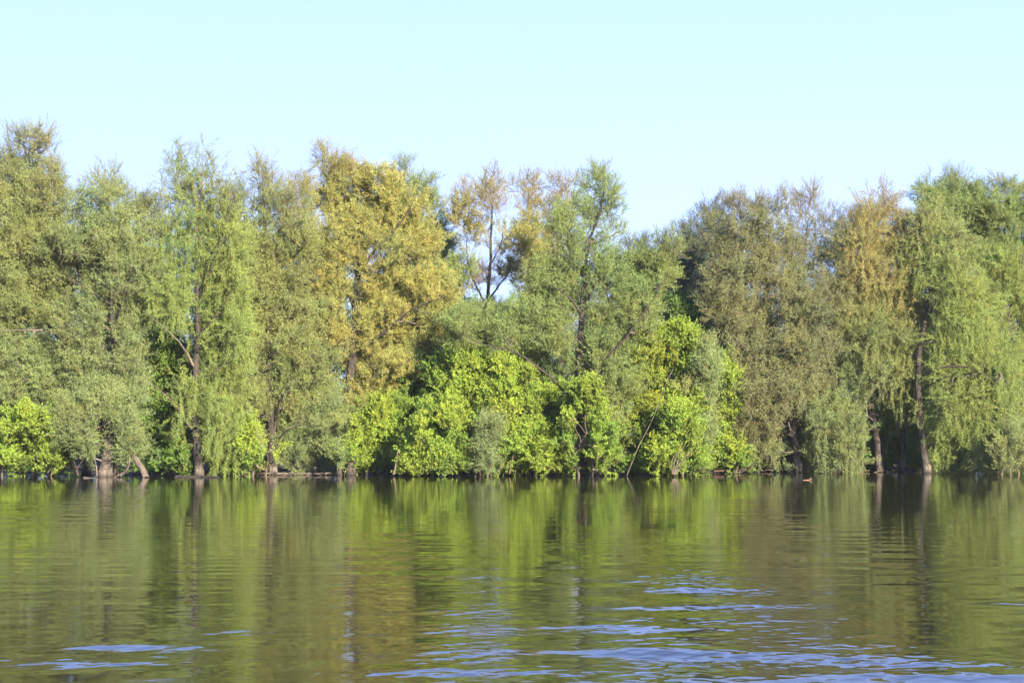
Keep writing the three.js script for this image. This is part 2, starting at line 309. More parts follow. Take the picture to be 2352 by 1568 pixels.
{
  const R = mulberry(5), swell = [];
  for (let k = 0; k < 16; k++) { const L = .75 + 1.9 * Math.pow(R(), 1.1), a = (R() - .5) * .5 + .05, kk = 6.2832 / L; swell.push([Math.sin(a) * kk, Math.cos(a) * kk, R() * 6.2832, (.0108 * (.6 + .8 * R())) / kk]); }
  const chop = []; for (let k = 0; k < 12; k++) { const L = .42 + .5 * R(), a = (R() - .5) * .7, kk = 6.2832 / L; chop.push([Math.sin(a) * kk, Math.cos(a) * kk, R() * 6.2832, (.0044 * (.6 + .8 * R())) / kk]); }
  const xs = [], zs = [];
  for (let x = -34; x <= 34.01; x += .28) xs.push(x); for (const e of [36, 40, 48, 60, 90, 150, 300, 800, 3000]) { xs.push(e); xs.unshift(-e); }
  for (let z = 12; z < 104; z += .07 + Math.max(0, z - 24) * .0042) zs.push(z); zs.push(106, 112, 125); for (const e of [11, 9, 5, 0, -10, -40, -150, -600, -3000]) zs.unshift(e);
  const p = [], nn = [], uv = [], idx = [];
  for (const z of zs) for (const x of xs) {
    const fade = smooth(34, 31, Math.abs(x)) * smooth(8, 12, z) * smooth(108, 100, z); let y = 0, gx = 0, gz = 0;
    if (fade > 0) { const [a] = wind(x, -z); for (const [kx, kz, ph, am] of swell) { const t = kx * x + kz * z + ph; y += am * Math.sin(t); gx += am * kx * Math.cos(t); gz -= am * kz * Math.cos(t); } y *= a; gx *= a; gz *= a;
      const m = (.55 + .5 * Math.min(1, a) + .45 * noise2(x * .22 + 5, z * .12)) * smooth(96, 60, z); for (const [kx, kz, ph, am] of chop) { const t = kx * x + kz * z + ph, c = am * m; y += c * Math.sin(t); gx += c * kx * Math.cos(t); gz -= c * kz * Math.cos(t); }
      y *= fade; gx *= fade; gz *= fade; }
    p.push(x, y, -z); const l = Math.hypot(gx, 1, gz); nn.push(-gx / l, 1 / l, -gz / l); uv.push((x + 32) / 64, (z - 10) / 84);
  }
  const n = xs.length; for (let j = 0; j < zs.length - 1; j++) for (let i = 0; i < n - 1; i++) { const a = j * n + i; idx.push(a, a + 1, a + n, a + 1, a + n + 1, a + n); }
  const g = new THREE.BufferGeometry(); g.setAttribute('position', new THREE.Float32BufferAttribute(p, 3)); g.setAttribute('normal', new THREE.Float32BufferAttribute(nn, 3)); g.setAttribute('uv', new THREE.Float32BufferAttribute(uv, 2)); g.setIndex(idx);
  // small wind ripples as a normal map over 64 m x 84 m of river
  const N = 2048, d = new Uint8Array(N * N * 4), rip = [];
  for (let k = 0; k < 18; k++) { const L = .11 + .34 * R(), a = (R() - .5) * 1.7, kk = 6.2832 / L; rip.push([Math.sin(a) * kk, Math.cos(a) * kk, R() * 6.2832, .0125 * (.6 + .8 * R()), Math.sin(a), Math.cos(a)]); }
  const LUT = new Float32Array(4096); for (let k = 0; k < 4096; k++) LUT[k] = Math.cos(k / 4096 * 6.2831853);
  const wx = 256, grid = new Float32Array((wx + 1) * (wx + 1)); for (let j = 0; j <= wx; j++) for (let i = 0; i <= wx; i++) grid[j * (wx + 1) + i] = wind(i / wx * 64 - 32, -(j / wx * 84 + 10))[1];
  const GAIN = 6;                                          // slopes are stored times six and scaled back by normalScale
  for (let j = 0; j < N; j++) for (let i = 0; i < N; i++) {
    const x = (i + .5) / N * 64 - 32, z = (j + .5) / N * 84 + 10, fi = i / N * wx, fj = j / N * wx, i0 = fi | 0, j0 = fj | 0, u = fi - i0, v = fj - j0, q = j0 * (wx + 1) + i0;
    const b = (grid[q] * (1 - u) + grid[q + 1] * u) * (1 - v) + (grid[q + wx + 1] * (1 - u) + grid[q + wx + 2] * u) * v; let sx = 0, sz = 0;
    const xx = x + .05 * Math.sin(z * 3.1), zz = z + .05 * Math.sin(x * 2.3);
    for (let k = 0; k < 18; k++) { const e = rip[k], c = e[3] * LUT[((e[0] * xx + e[1] * zz + e[2]) * 651.8986 + 6.5e7 | 0) & 4095]; sx += c * e[4]; sz += c * e[5]; }
    sx *= b * GAIN; sz *= b * GAIN; const l = Math.sqrt(sx * sx + sz * sz + 1), o = (j * N + i) * 4; d[o] = (.5 - .5 * sx / l) * 255; d[o + 1] = (.5 - .5 * sz / l) * 255; d[o + 2] = (.5 + .5 / l) * 255; d[o + 3] = 255;
  }
  const t = new THREE.DataTexture(d, N, N); t.wrapS = t.wrapT = THREE.MirroredRepeatWrapping; t.magFilter = THREE.LinearFilter; t.needsUpdate = true;
  const m = new THREE.MeshPhysicalMaterial({ color: new THREE.Color().setRGB(.014, .0135, .0045), roughness: .035, ior: 1.333, normalMap: t, normalScale: new THREE.Vector2(1 / GAIN, 1 / GAIN) });
  const w = shade(new THREE.Mesh(g, m)); w.name = 'water'; tag(w, 'murky olive river water with ripples mirroring the trees', 'water', null, 'structure'); scene.add(w);
}

// ---------------------------------------------------------------- the trees
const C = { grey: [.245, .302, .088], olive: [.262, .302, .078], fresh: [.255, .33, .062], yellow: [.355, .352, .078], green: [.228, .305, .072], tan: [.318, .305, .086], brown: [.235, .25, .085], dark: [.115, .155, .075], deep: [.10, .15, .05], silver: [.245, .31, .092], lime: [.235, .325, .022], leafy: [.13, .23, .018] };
const tree = s => plant({ name: WT, category: 'tree', ...s });
const T = { thin: 1 };
const front = 'willows along the flooded bank', behind = 'trees behind the front row';
// ---- left third
tree({ fwd: 1.4, label: 'tallest grey-green willow, at the left edge of the row', group: front, base: [196, 1090], color: C.olive, trunkR: 10, silt: .7,
  trunk: [[196, 1090], [198, 1000, -.4], [205, 860, -.6], [204, 760, -.6], [190, 650, -.4], [150, 540, 0], [100, 430], [70, 340]],
  limbs: [{ p: [[204, 770], [230, 700, .5], [250, 620, 1]], r: 4 }, { p: [[185, 640], [165, 560], [180, 480]], r: 4 }, { p: [[150, 540], [60, 480, .4], [10, 400, .8]], r: 4 }],
  lobes: [[60, 335, 48, 34, .5, T], [115, 350, 30, 40, .45, T], [10, 400, 40, 50, .6, T], [70, 410, 80, 60, 1], [30, 490, 80, 70], [120, 500, 70, 80], [60, 590, 90, 80], [150, 610, 70, 80], [40, 680, 80, 60], [140, 450, 36, 60, .7, T]] });
tree({ label: 'leaning willow with bare pale limbs at far left above the bright bush', group: front, base: [120, 1087], d: 88.5, color: C.grey, trunkR: 8,
  trunk: [[120, 1087], [150, 960], [158, 850], [140, 790], [100, 735], [50, 670], [-20, 610]],
  limbs: [{ p: [[150, 800], [140, 765, .8], [80, 762, 1.6], [0, 764, 2.2], [-40, 760, 2.4]], r: 5, dead: 1 }, { p: [[158, 860], [110, 866, 1.2], [70, 875, 1.8], [44, 873, 2.2]], r: 3, dead: 1 }, { p: [[150, 950], [80, 960, 1.4], [30, 985, 2], [8, 988, 2.2]], r: 3, dead: 1 }, { p: [[158, 880], [90, 840, .8], [20, 830, 1.4], [-40, 840, 1.8]], r: 5 }],
  lobes: [[30, 720, 90, 50], [120, 700, 60, 60], [40, 830, 80, 60], [-20, 780, 60, 80], [110, 850, 70, 55], [40, 900, 80, 55], [120, 920, 50, 45], [60, 950, 60, 40, .8], [170, 840, 40, 50]] });
tree({ label: 'slender grey willow rising directly behind the small double-stemmed willow', group: front, base: [262, 1091], d: 86.5, color: C.grey, trunkR: 8, silt: .6,
  trunk: [[262, 1091], [266, 980, -.3], [263, 870, -.2], [257, 760], [257, 690], [268, 600], [255, 500], [240, 420]],
  limbs: [{ p: [[258, 780], [300, 660, .6], [320, 600, .8]], r: 4 }, { p: [[263, 860], [278, 848, .4], [300, 850, .6], [320, 870, .8]], r: 3.4 }, { p: [[257, 700], [215, 670, .8], [170, 640, 1.2], [150, 600, 1.4]], r: 4 }],
  lobes: [[228, 420, 44, 40, .5, T], [280, 470, 40, 45, .55, T], [225, 480, 65, 55], [265, 560, 75, 60], [190, 560, 60, 60], [300, 620, 55, 70], [220, 650, 80, 60], [300, 720, 50, 70], [240, 740, 80, 60], [170, 740, 50, 60], [290, 810, 50, 60], [215, 820, 60, 50], [300, 880, 40, 40, .8], [330, 500, 30, 50, .5, T]] });
tree({ label: 'small round silvery willow on two pale stems at the left waterline', group: front, base: [240, 1095], color: C.silver, trunks: [[[236, 1095], [243, 1040], [244, 1000], [236, 960], [225, 930]], [[248, 1094], [252, 1040], [256, 985], [272, 930], [280, 900]]], trunkR: [11, 8], bark: GREYBARK, taper: .4, silt: .5,
  limbs: [{ p: [[244, 1000], [205, 940, .5], [170, 920, .7]], r: 4 }],
  lobes: [[235, 905, 80, 40], [190, 945, 60, 45], [270, 945, 55, 50], [225, 985, 60, 45, .8], [175, 1010, 40, 40, .8], [295, 1000, 36, 45, .8], [200, 1045, 34, 26, .6], [300, 1050, 30, 30, .6], [150, 960, 36, 36]] });
tree({ label: 'tall yellow-green weeping willow with a straight dark trunk, left of centre', group: front, base: [456, 1094], color: C.fresh, trunkR: 10, geo: hangSpray, droop: .35, up: .3, hang: .9, silt: .55,
  trunk: [[456, 1094], [451, 1010], [447, 920], [450, 830], [453, 740], [453, 665], [462, 600], [450, 500], [436, 420]],
  limbs: [{ p: [[454, 680], [480, 640, .5], [500, 590, .8], [530, 500, .8], [545, 440, .8]], r: 5 }, { p: [[440, 985], [410, 930, .8], [370, 890, 1.3], [338, 858, 1.6]], r: 4.5, dead: 1 }, { p: [[448, 845], [420, 790, .8], [380, 750, 1.2], [345, 720, 1.4]], r: 5, dead: 1 }, { p: [[448, 870], [500, 860, 1.4], [540, 828, 1.8], [575, 812, 2]], r: 3.4, dead: 1 }, { p: [[450, 780], [490, 740, .8], [520, 700, 1]], r: 4 }],
  lobes: [[418, 362, 46, 36, .4, T], [470, 385, 30, 40, .4, T], [400, 430, 44, 50, .7, T], [455, 450, 60, 50], [520, 440, 34, 46, .6, T], [430, 530, 70, 50], [500, 540, 55, 60], [385, 590, 45, 60], [470, 620, 60, 50], [540, 600, 34, 70, .8], [395, 680, 50, 50], [520, 700, 50, 60], [480, 760, 50, 50], [545, 770, 36, 50], [500, 840, 40, 40, .8], [490, 900, 50, 50], [430, 910, 36, 46, .8], [500, 970, 46, 50], [520, 1030, 40, 40, .8], [440, 990, 34, 40, .6]] });
tree({ label: 'olive willow with a dark forked trunk between the weeping and the golden willow', group: front, base: [627, 1090], color: C.olive, trunkR: 10, silt: .4,
  trunk: [[627, 1090], [626, 1010], [620, 930], [618, 850], [616, 770], [618, 680], [612, 560], [604, 460], [602, 400]],
  limbs: [{ p: [[628, 1000], [645, 930, .5], [668, 890, .8], [690, 850, 1]], r: 5 }, { p: [[633, 1025], [655, 992, .6], [690, 978, 1], [735, 976, 1.2]], r: 4.4 }, { p: [[618, 850], [590, 815, .6], [560, 800, 1]], r: 4.4 }, { p: [[616, 790], [660, 730, .6], [720, 690, 1]], r: 4 }, { p: [[617, 720], [580, 660, .5], [560, 600, .6]], r: 4 }],
  lobes: [[600, 405, 28, 36, .5, T], [625, 430, 26, 40, .55, T], [600, 490, 55, 45, .8], [660, 480, 46, 50, .7, T], [610, 570, 75, 60], [690, 560, 45, 60, .9], [570, 660, 55, 60], [650, 650, 70, 55], [600, 740, 70, 55], [690, 740, 60, 70], [640, 820, 80, 50], [570, 830, 46, 46], [710, 840, 55, 55], [650, 900, 80, 50], [580, 920, 46, 46, .8], [710, 930, 60, 50], [580, 1010, 40, 50, .8]] });
tree({ label: 'low silvery willow bush under the golden willow, right of the forked trunk', name: 'willow_shrub', category: 'shrub', base: [725, 1089], color: C.silver, trunks: [[[700, 1089], [690, 1040], [670, 990]], [[722, 1089], [730, 1030], [740, 970]], [[745, 1088], [765, 1030], [775, 970]]], trunkR: [4, 5, 4], bark: GREYBARK,
  lobes: [[730, 940, 70, 45], [770, 990, 45, 50], [700, 1000, 60, 45], [740, 1050, 55, 34], [670, 1045, 36, 32], [790, 1045, 26, 30, .8], [650, 980, 36, 40, .8]] });
tree({ full: 1, label: 'broad golden-yellow willow with fanned limbs, left of centre', group: front, base: [800, 1088], color: C.yellow, trunkR: 13, silt: .5,
  trunk: [[800, 1088], [798, 1000], [800, 900], [812, 800], [816, 700], [822, 630], [842, 560], [850, 470]],
  limbs: [{ p: [[820, 640], [855, 585, .6], [890, 555, .9], [935, 500, 1.1], [960, 450, 1.1]], r: 6 }, { p: [[815, 810], [880, 768, .9], [950, 715, 1.4], [1030, 685, 1.8]], r: 6 }, { p: [[816, 720], [780, 600, -.3], [768, 480, -.3], [758, 380, -.2]], r: 6 }, { p: [[803, 930], [850, 872, .9], [920, 840, 1.3], [980, 810, 1.5]], r: 5 }, { p: [[822, 640], [800, 560, .4], [796, 500, .5]], r: 4 }],
  lobes: [[752, 378, 32, 28, .55, T], [785, 400, 40, 36, .6, T], [840, 425, 50, 36, .8], [890, 430, 44, 36, .8], [770, 450, 50, 50], [860, 490, 75, 50], [930, 490, 55, 55], [800, 550, 65, 60], [890, 570, 75, 50], [960, 570, 46, 55], [760, 640, 44, 70], [850, 650, 70, 50], [930, 655, 65, 45], [1005, 665, 50, 40], [860, 730, 65, 45], [950, 735, 70, 45], [1010, 720, 40, 36, .8], [890, 790, 70, 45], [970, 800, 55, 50], [840, 830, 55, 50], [930, 850, 55, 40], [860, 900, 60, 40], [820, 960, 50, 50, .7], [780, 760, 50, 70, .9]] });
tree({ name: 'tree_stump', category: 'stump', label: 'thick pale stump with leafy sprouts in the water under the golden willow', base: [806, 1090], d: 88.2, geo: mapleSpray, color: C.lime, trunk: [[806, 1090], [806, 1070], [805, 1048]], trunkR: 11, taper: .8, bark: [.15, .122, .105], lobes: [[808, 1046, 26, 16, 1, { dz: .4 }]] });
tree({ name: 'tree_stump', category: 'stump', label: 'narrow leafy stump left of the thick stump under the golden willow', base: [779, 1090], d: 88.2, color: C.silver, trunk: [[779, 1090], [778, 1076], [777, 1056]], trunkR: 6, taper: .8, bark: [.15, .125, .108], lobes: [[776, 1050, 24, 16, 1, { dz: .4 }]] });
// ---- middle
tree({ label: 'thin-crowned willow with an upright bare stem, right of the golden willow', group: behind, base: [1118, 1083], d: 96, color: C.tan, trunkR: 9,
  trunk: [[1118, 1083], [1118, 900], [1116, 760], [1120, 690], [1126, 600], [1128, 520], [1134, 430]],
  limbs: [{ p: [[1119, 700], [1090, 650], [1075, 600], [1070, 530]], r: 4 }, { p: [[1120, 690], [1160, 640, .4], [1195, 590, .6]], r: 4 }, { p: [[1126, 610], [1150, 560], [1160, 500]], r: 3 }],
  lobes: [[1132, 430, 40, 34, .4, T], [1085, 450, 32, 34, .4, T], [1128, 480, 46, 40, .35, T], [1062, 505, 44, 44, .85], [1090, 540, 40, 36, .7], [1200, 545, 44, 50, .9, { col: C.yellow }], [1170, 600, 40, 40, .6], [1225, 600, 36, 50, .8, { col: C.yellow }], [1110, 640, 46, 36, .35, T], [1060, 640, 36, 46, .7, { col: C.green }], [1120, 730, 70, 36, .8, { col: C.green }], [1040, 740, 46, 40, .9, { col: C.green }]] });
tree({ label: 'fresh green crown showing behind the right shoulder of the golden willow', group: behind, base: [965, 1080], d: 98, color: C.green, trunkR: 9, trunk: [[965, 1080], [968, 800], [960, 600], [950, 450]],
  lobes: [[928, 398, 26, 26, .55, T], [965, 425, 40, 30, .7], [990, 470, 32, 50, .8], [940, 450, 50, 45], [1005, 560, 34, 60, .9], [1020, 640, 36, 50], [970, 560, 50, 60], [1010, 720, 50, 50]] });
tree({ label: 'feathery nearly bare treetop left of the two beside the centre willow', group: behind, base: [1216, 1080], d: 100, color: C.tan, trunkR: 6, trunk: [[1216, 1080], [1220, 800], [1216, 600], [1213, 430]], lobes: [[1213, 430, 34, 32, .45, T], [1222, 490, 36, 50, .5, T], [1235, 570, 36, 50, .7], [1225, 660, 46, 50, .8], [1220, 760, 50, 50, .9]] });
tree({ label: 'feathery nearly bare treetop just left of the centre willow crown', group: behind, base: [1288, 1080], d: 99, color: C.tan, trunkR: 6, trunk: [[1288, 1080], [1290, 800], [1288, 600], [1290, 430]], lobes: [[1291, 432, 34, 34, .42, T], [1283, 500, 36, 50, .6, T], [1275, 580, 36, 50, .8], [1280, 680, 46, 60, .9]] });
tree({ label: 'big open green willow with a curving dark trunk at the centre', group: front, base: [1340, 1091], color: C.green, trunkR: 11.5, silt: .3,
  trunk: [[1340, 1091], [1338, 1030], [1335, 940], [1332, 850], [1334, 770], [1338, 700], [1345, 630], [1352, 560], [1378, 490], [1390, 425]],
  limbs: [{ p: [[1336, 720], [1312, 690, .7], [1280, 668, 1.1], [1250, 650, 1.4]], r: 5.5 }, { p: [[1350, 890], [1390, 830, .9], [1440, 770, 1.3], [1490, 700, 1.5], [1525, 640, 1.5]], r: 6 }, { p: [[1346, 690], [1370, 650, .8], [1405, 622, 1]], r: 3 }, { p: [[1336, 930], [1300, 905, 1.4], [1250, 858, 2], [1180, 812, 2.4], [1100, 792, 2.6], [1060, 770, 2.6]], r: 5.5 }, { p: [[1342, 890], [1375, 830, 1.2], [1400, 800, 1.6]], r: 4 }, { p: [[1352, 560], [1320, 510], [1300, 470]], r: 3.5 }],
  lobes: [[1378, 418, 38, 24, .7, T], [1345, 440, 30, 34, .7], [1395, 460, 36, 40], [1350, 500, 46, 44], [1405, 520, 24, 46, .9], [1300, 540, 40, 50, .8], [1360, 580, 56, 46], [1300, 620, 50, 44], [1390, 650, 50, 46], [1250, 650, 46, 40], [1330, 690, 60, 46], [1240, 720, 60, 46], [1430, 690, 46, 46], [1460, 630, 46, 44, .9], [1515, 615, 44, 46], [1540, 580, 30, 36, .6, T], [1480, 690, 44, 40], [1180, 750, 56, 44], [1110, 750, 56, 44], [1060, 760, 40, 40], [1290, 780, 60, 40], [1380, 770, 60, 46], [1450, 760, 50, 40], [1230, 800, 56, 34], [1400, 840, 50, 40], [1330, 840, 46, 36, .7], [1440, 830, 36, 40], [1420, 900, 40, 46, .9]] });
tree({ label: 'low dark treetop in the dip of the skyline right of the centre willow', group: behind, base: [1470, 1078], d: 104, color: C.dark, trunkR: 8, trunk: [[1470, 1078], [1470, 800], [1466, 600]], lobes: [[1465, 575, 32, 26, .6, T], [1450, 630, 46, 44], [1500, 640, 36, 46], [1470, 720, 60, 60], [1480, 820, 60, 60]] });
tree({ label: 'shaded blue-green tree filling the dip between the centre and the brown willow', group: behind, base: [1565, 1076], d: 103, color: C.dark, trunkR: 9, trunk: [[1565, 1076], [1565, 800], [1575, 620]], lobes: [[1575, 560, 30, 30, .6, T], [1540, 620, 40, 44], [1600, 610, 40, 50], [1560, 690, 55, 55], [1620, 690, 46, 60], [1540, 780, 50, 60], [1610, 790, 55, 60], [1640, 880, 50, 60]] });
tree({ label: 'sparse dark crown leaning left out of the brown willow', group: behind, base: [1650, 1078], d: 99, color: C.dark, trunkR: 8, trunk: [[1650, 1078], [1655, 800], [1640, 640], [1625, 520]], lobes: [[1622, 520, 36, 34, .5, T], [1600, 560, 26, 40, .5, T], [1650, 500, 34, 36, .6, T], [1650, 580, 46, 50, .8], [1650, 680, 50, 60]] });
// ---- right third
tree({ fwd: .5, label: 'large brownish twiggy willow on a leaning trunk, right of the bright bushes', group: front, base: [1836, 1085], color: C.brown, trunkR: 10, twigColor: [.115, .088, .075], twigR: .0115, sprays: 7.5, droop: .15, silt: .75,
  trunk: [[1836, 1085], [1830, 1030], [1818, 970], [1800, 890], [1780, 800], [1766, 720], [1757, 640], [1748, 560], [1740, 500]],
  limbs: [{ p: [[1772, 760], [1810, 690, .6], [1840, 600, .8], [1850, 520, .8]], r: 6 }, { p: [[1770, 750], [1720, 690, .6], [1690, 620, .9]], r: 5 }, { p: [[1825, 1010], [1860, 960, .8], [1900, 920, 1.1], [1930, 900, 1.2]], r: 4.4 }, { p: [[1790, 850], [1730, 820, 1], [1690, 790, 1.4]], r: 4 }, { p: [[1800, 890], [1770, 880, 1.6], [1745, 900, 2.2], [1730, 930, 2.4]], r: 3, dead: 1 }],
  lobes: [[1700, 480, 50, 30, .75, T], [1760, 485, 50, 32, .75, T], [1855, 470, 46, 34, .45, T], [1870, 530, 40, 50, .45, T], [1670, 540, 44, 50, .85], [1740, 550, 60, 50], [1810, 560, 46, 50, .8], [1690, 620, 60, 50], [1760, 640, 60, 50], [1840, 630, 56, 55, .8], [1670, 710, 50, 55], [1740, 730, 60, 50], [1820, 720, 60, 50, .9], [1890, 700, 50, 55, .9], [1690, 800, 55, 50], [1770, 820, 60, 50], [1850, 810, 60, 50], [1720, 890, 50, 50], [1800, 900, 56, 50], [1870, 890, 46, 46, .9], [1735, 970, 50, 50], [1800, 980, 46, 46, .8], [1850, 960, 46, 40, .8, { col: C.grey }], [1760, 1040, 46, 30, .7, { col: C.grey }], [1710, 1030, 30, 36, .6]] });
tree({ name: 'willow_shrub', category: 'shrub', label: 'grey-green drooping willow bush between the leaning trunk and the first standing trunk', base: [1930, 1086], color: C.grey, geo: hangSpray, droop: .4, trunks: [[[1905, 1086], [1900, 1030], [1890, 980]], [[1930, 1086], [1945, 1030], [1955, 970]]], trunkR: [4, 4], bark: GREYBARK,
  lobes: [[1900, 980, 45, 40], [1945, 990, 34, 36], [1880, 1040, 36, 34], [1930, 1050, 45, 28], [1962, 1035, 18, 30, .8], [1910, 930, 40, 36, .8]] });
tree({ fwd: 1.6, label: 'tan-topped willow on the pale-footed trunk in the water, right of centre', group: front, base: [2023, 1084], color: C.tan, trunkR: 9, bark: [.115, .09, .085], geo: hangSpray, droop: .18, up: .4, silt: .85, wet: .09,
  trunk: [[2023, 1084], [2019, 1040], [2011, 990], [2000, 930], [1990, 860], [1986, 780], [1990, 700], [1998, 600], [2002, 500]],
  limbs: [{ p: [[1990, 720], [2020, 660, .8], [2060, 630, 1.2], [2100, 622, 1.4]], r: 5 }, { p: [[1990, 800], [1960, 770, .6], [1930, 740, .8]], r: 4 }, { p: [[1988, 830], [2040, 790, 1], [2080, 790, 1.4]], r: 4 }],
  lobes: [[2003, 470, 34, 34, .5, T], [1965, 510, 36, 34, .55, T], [2030, 500, 36, 36, .7, T], [1950, 570, 44, 50], [2010, 560, 56, 46], [2060, 570, 44, 46], [1980, 640, 56, 44], [2050, 650, 56, 40, .9], [2090, 610, 30, 40, .8], [1940, 680, 40, 40, .8], [2020, 720, 60, 40, .9, { col: C.olive }], [2080, 720, 40, 46], [1960, 760, 50, 44, .9, { col: C.olive }], [2030, 800, 55, 44, .9, { col: C.olive }], [2085, 800, 34, 50], [1930, 840, 44, 46, .9, { col: C.grey }], [1990, 870, 50, 40, .9, { col: C.grey }], [2060, 870, 46, 30, .9, { col: C.olive }], [1970, 930, 36, 34, .7, { col: C.grey }]] });
tree({ label: 'thin leaning willow trunk in the water, middle of the three standing trunks', group: front, base: [2074, 1084], color: C.grey, trunkR: 6, silt: .8, wet: .05, geo: hangSpray, droop: .5,
  trunk: [[2074, 1084], [2075, 1020], [2073, 950], [2066, 900], [2058, 850], [2062, 760], [2075, 680]],
  limbs: [{ p: [[2070, 920], [2095, 880, .4], [2110, 850, .5]], r: 3 }],
  lobes: [[2082, 950, 34, 34, .7], [2070, 1000, 24, 26, .5], [2080, 700, 50, 50], [2070, 780, 40, 50, .9]] });
tree({ label: 'large weeping willow with arching boughs, rightmost trunk in the water', group: front, base: [2131, 1087], color: C.fresh, trunkR: 9.5, geo: hangSpray, droop: .42, up: .3, hang: 1, silt: .5,
  trunk: [[2131, 1087], [2122, 1030], [2114, 960], [2110, 880], [2113, 810], [2125, 740], [2135, 680], [2142, 620], [2150, 560]],
  limbs: [{ p: [[2112, 875], [2130, 852, .7], [2165, 843, 1.2], [2220, 850, 1.7], [2270, 880, 2]], r: 5.5 }, { p: [[2138, 670], [2165, 640, .7], [2205, 622, 1]], r: 4 }, { p: [[2128, 735], [2150, 690, .7], [2200, 670, 1.1]], r: 4 }, { p: [[2114, 900], [2150, 870, 1.4], [2180, 862, 1.8]], r: 3 }],
  lobes: [[2140, 520, 60, 40, .9, { col: C.olive }], [2100, 560, 36, 40, .9, { col: C.olive }], [2190, 560, 50, 46, 1, { col: C.olive }], [2140, 600, 56, 40], [2210, 630, 50, 46], [2170, 680, 60, 40], [2240, 700, 46, 50], [2190, 750, 60, 40], [2150, 800, 46, 36], [2240, 790, 60, 44], [2300, 820, 46, 46], [2190, 840, 60, 40], [2260, 860, 60, 46], [2310, 900, 40, 50], [2160, 910, 46, 50], [2230, 930, 56, 50], [2290, 970, 50, 50], [2170, 990, 46, 46], [2230, 1010, 55, 50], [2300, 1040, 50, 36], [2190, 1050, 44, 26, .9]] });
tree({ label: 'pale thin crooked willow trunk near the right edge behind the weeping willow', group: front, base: [2318, 1086], d: 94, color: C.fresh, trunkR: 7, bark: [.2, .17, .145], geo: hangSpray, droop: .4,
  trunk: [[2318, 1086], [2318, 980], [2328, 900], [2322, 820], [2314, 770], [2322, 710], [2335, 660], [2345, 600]],
  limbs: [{ p: [[2322, 700], [2300, 720, .6], [2270, 790, 1]], r: 3 }],
  lobes: [[2340, 620, 50, 56], [2290, 660, 40, 50], [2350, 720, 40, 60], [2290, 740, 40, 44, .9], [2370, 820, 40, 60], [2370, 950, 36, 60], [2350, 1050, 46, 40]] });
tree({ full: 1, label: 'tall dark green tree behind the weeping willow at upper right', group: behind, base: [2215, 1076], d: 98, color: C.green, trunkR: 11, trunk: [[2215, 1076], [2215, 800], [2210, 620], [2200, 480]], lobes: [[2195, 435, 46, 28, .8, T], [2140, 450, 36, 34, .8], [2230, 460, 44, 36], [2180, 490, 60, 44], [2250, 520, 50, 50], [2150, 520, 46, 46], [2210, 570, 60, 50], [2270, 600, 50, 50]] });
tree({ full: 1, label: 'tall dark green tree cut by the right edge of the photo', group: behind, base: [2330, 1076], d: 97, color: C.green, trunkR: 10, trunk: [[2330, 1076], [2330, 800], [2320, 600], [2315, 480]], lobes: [[2318, 440, 40, 28, .8, T], [2290, 480, 40, 40], [2345, 490, 40, 46], [2300, 550, 50, 50], [2360, 580, 44, 60], [2310, 640, 50, 50]] });
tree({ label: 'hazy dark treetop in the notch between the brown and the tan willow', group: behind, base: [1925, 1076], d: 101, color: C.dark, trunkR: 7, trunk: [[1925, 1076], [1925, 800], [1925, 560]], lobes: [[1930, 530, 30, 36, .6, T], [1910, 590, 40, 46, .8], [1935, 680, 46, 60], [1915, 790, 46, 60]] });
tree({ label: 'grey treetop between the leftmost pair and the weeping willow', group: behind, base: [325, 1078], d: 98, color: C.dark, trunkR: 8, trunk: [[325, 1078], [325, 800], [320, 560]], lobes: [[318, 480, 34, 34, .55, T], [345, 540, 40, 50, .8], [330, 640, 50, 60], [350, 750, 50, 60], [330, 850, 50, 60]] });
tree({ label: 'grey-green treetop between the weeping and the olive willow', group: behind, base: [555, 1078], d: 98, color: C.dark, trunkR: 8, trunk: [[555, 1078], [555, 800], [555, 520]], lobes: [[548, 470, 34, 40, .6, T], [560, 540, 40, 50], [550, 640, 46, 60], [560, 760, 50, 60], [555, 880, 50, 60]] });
tree({ label: 'pale feathery treetop between the olive and the golden willow', group: behind, base: [700, 1078], d: 98, color: C.tan, trunkR: 8, trunk: [[700, 1078], [700, 800], [697, 480]], lobes: [[690, 440, 36, 32, .5, T], [715, 480, 40, 50, .7], [700, 580, 50, 60], [730, 700, 46, 60, 1, { col: C.dark }], [730, 820, 50, 60, 1, { col: C.dark }]] });

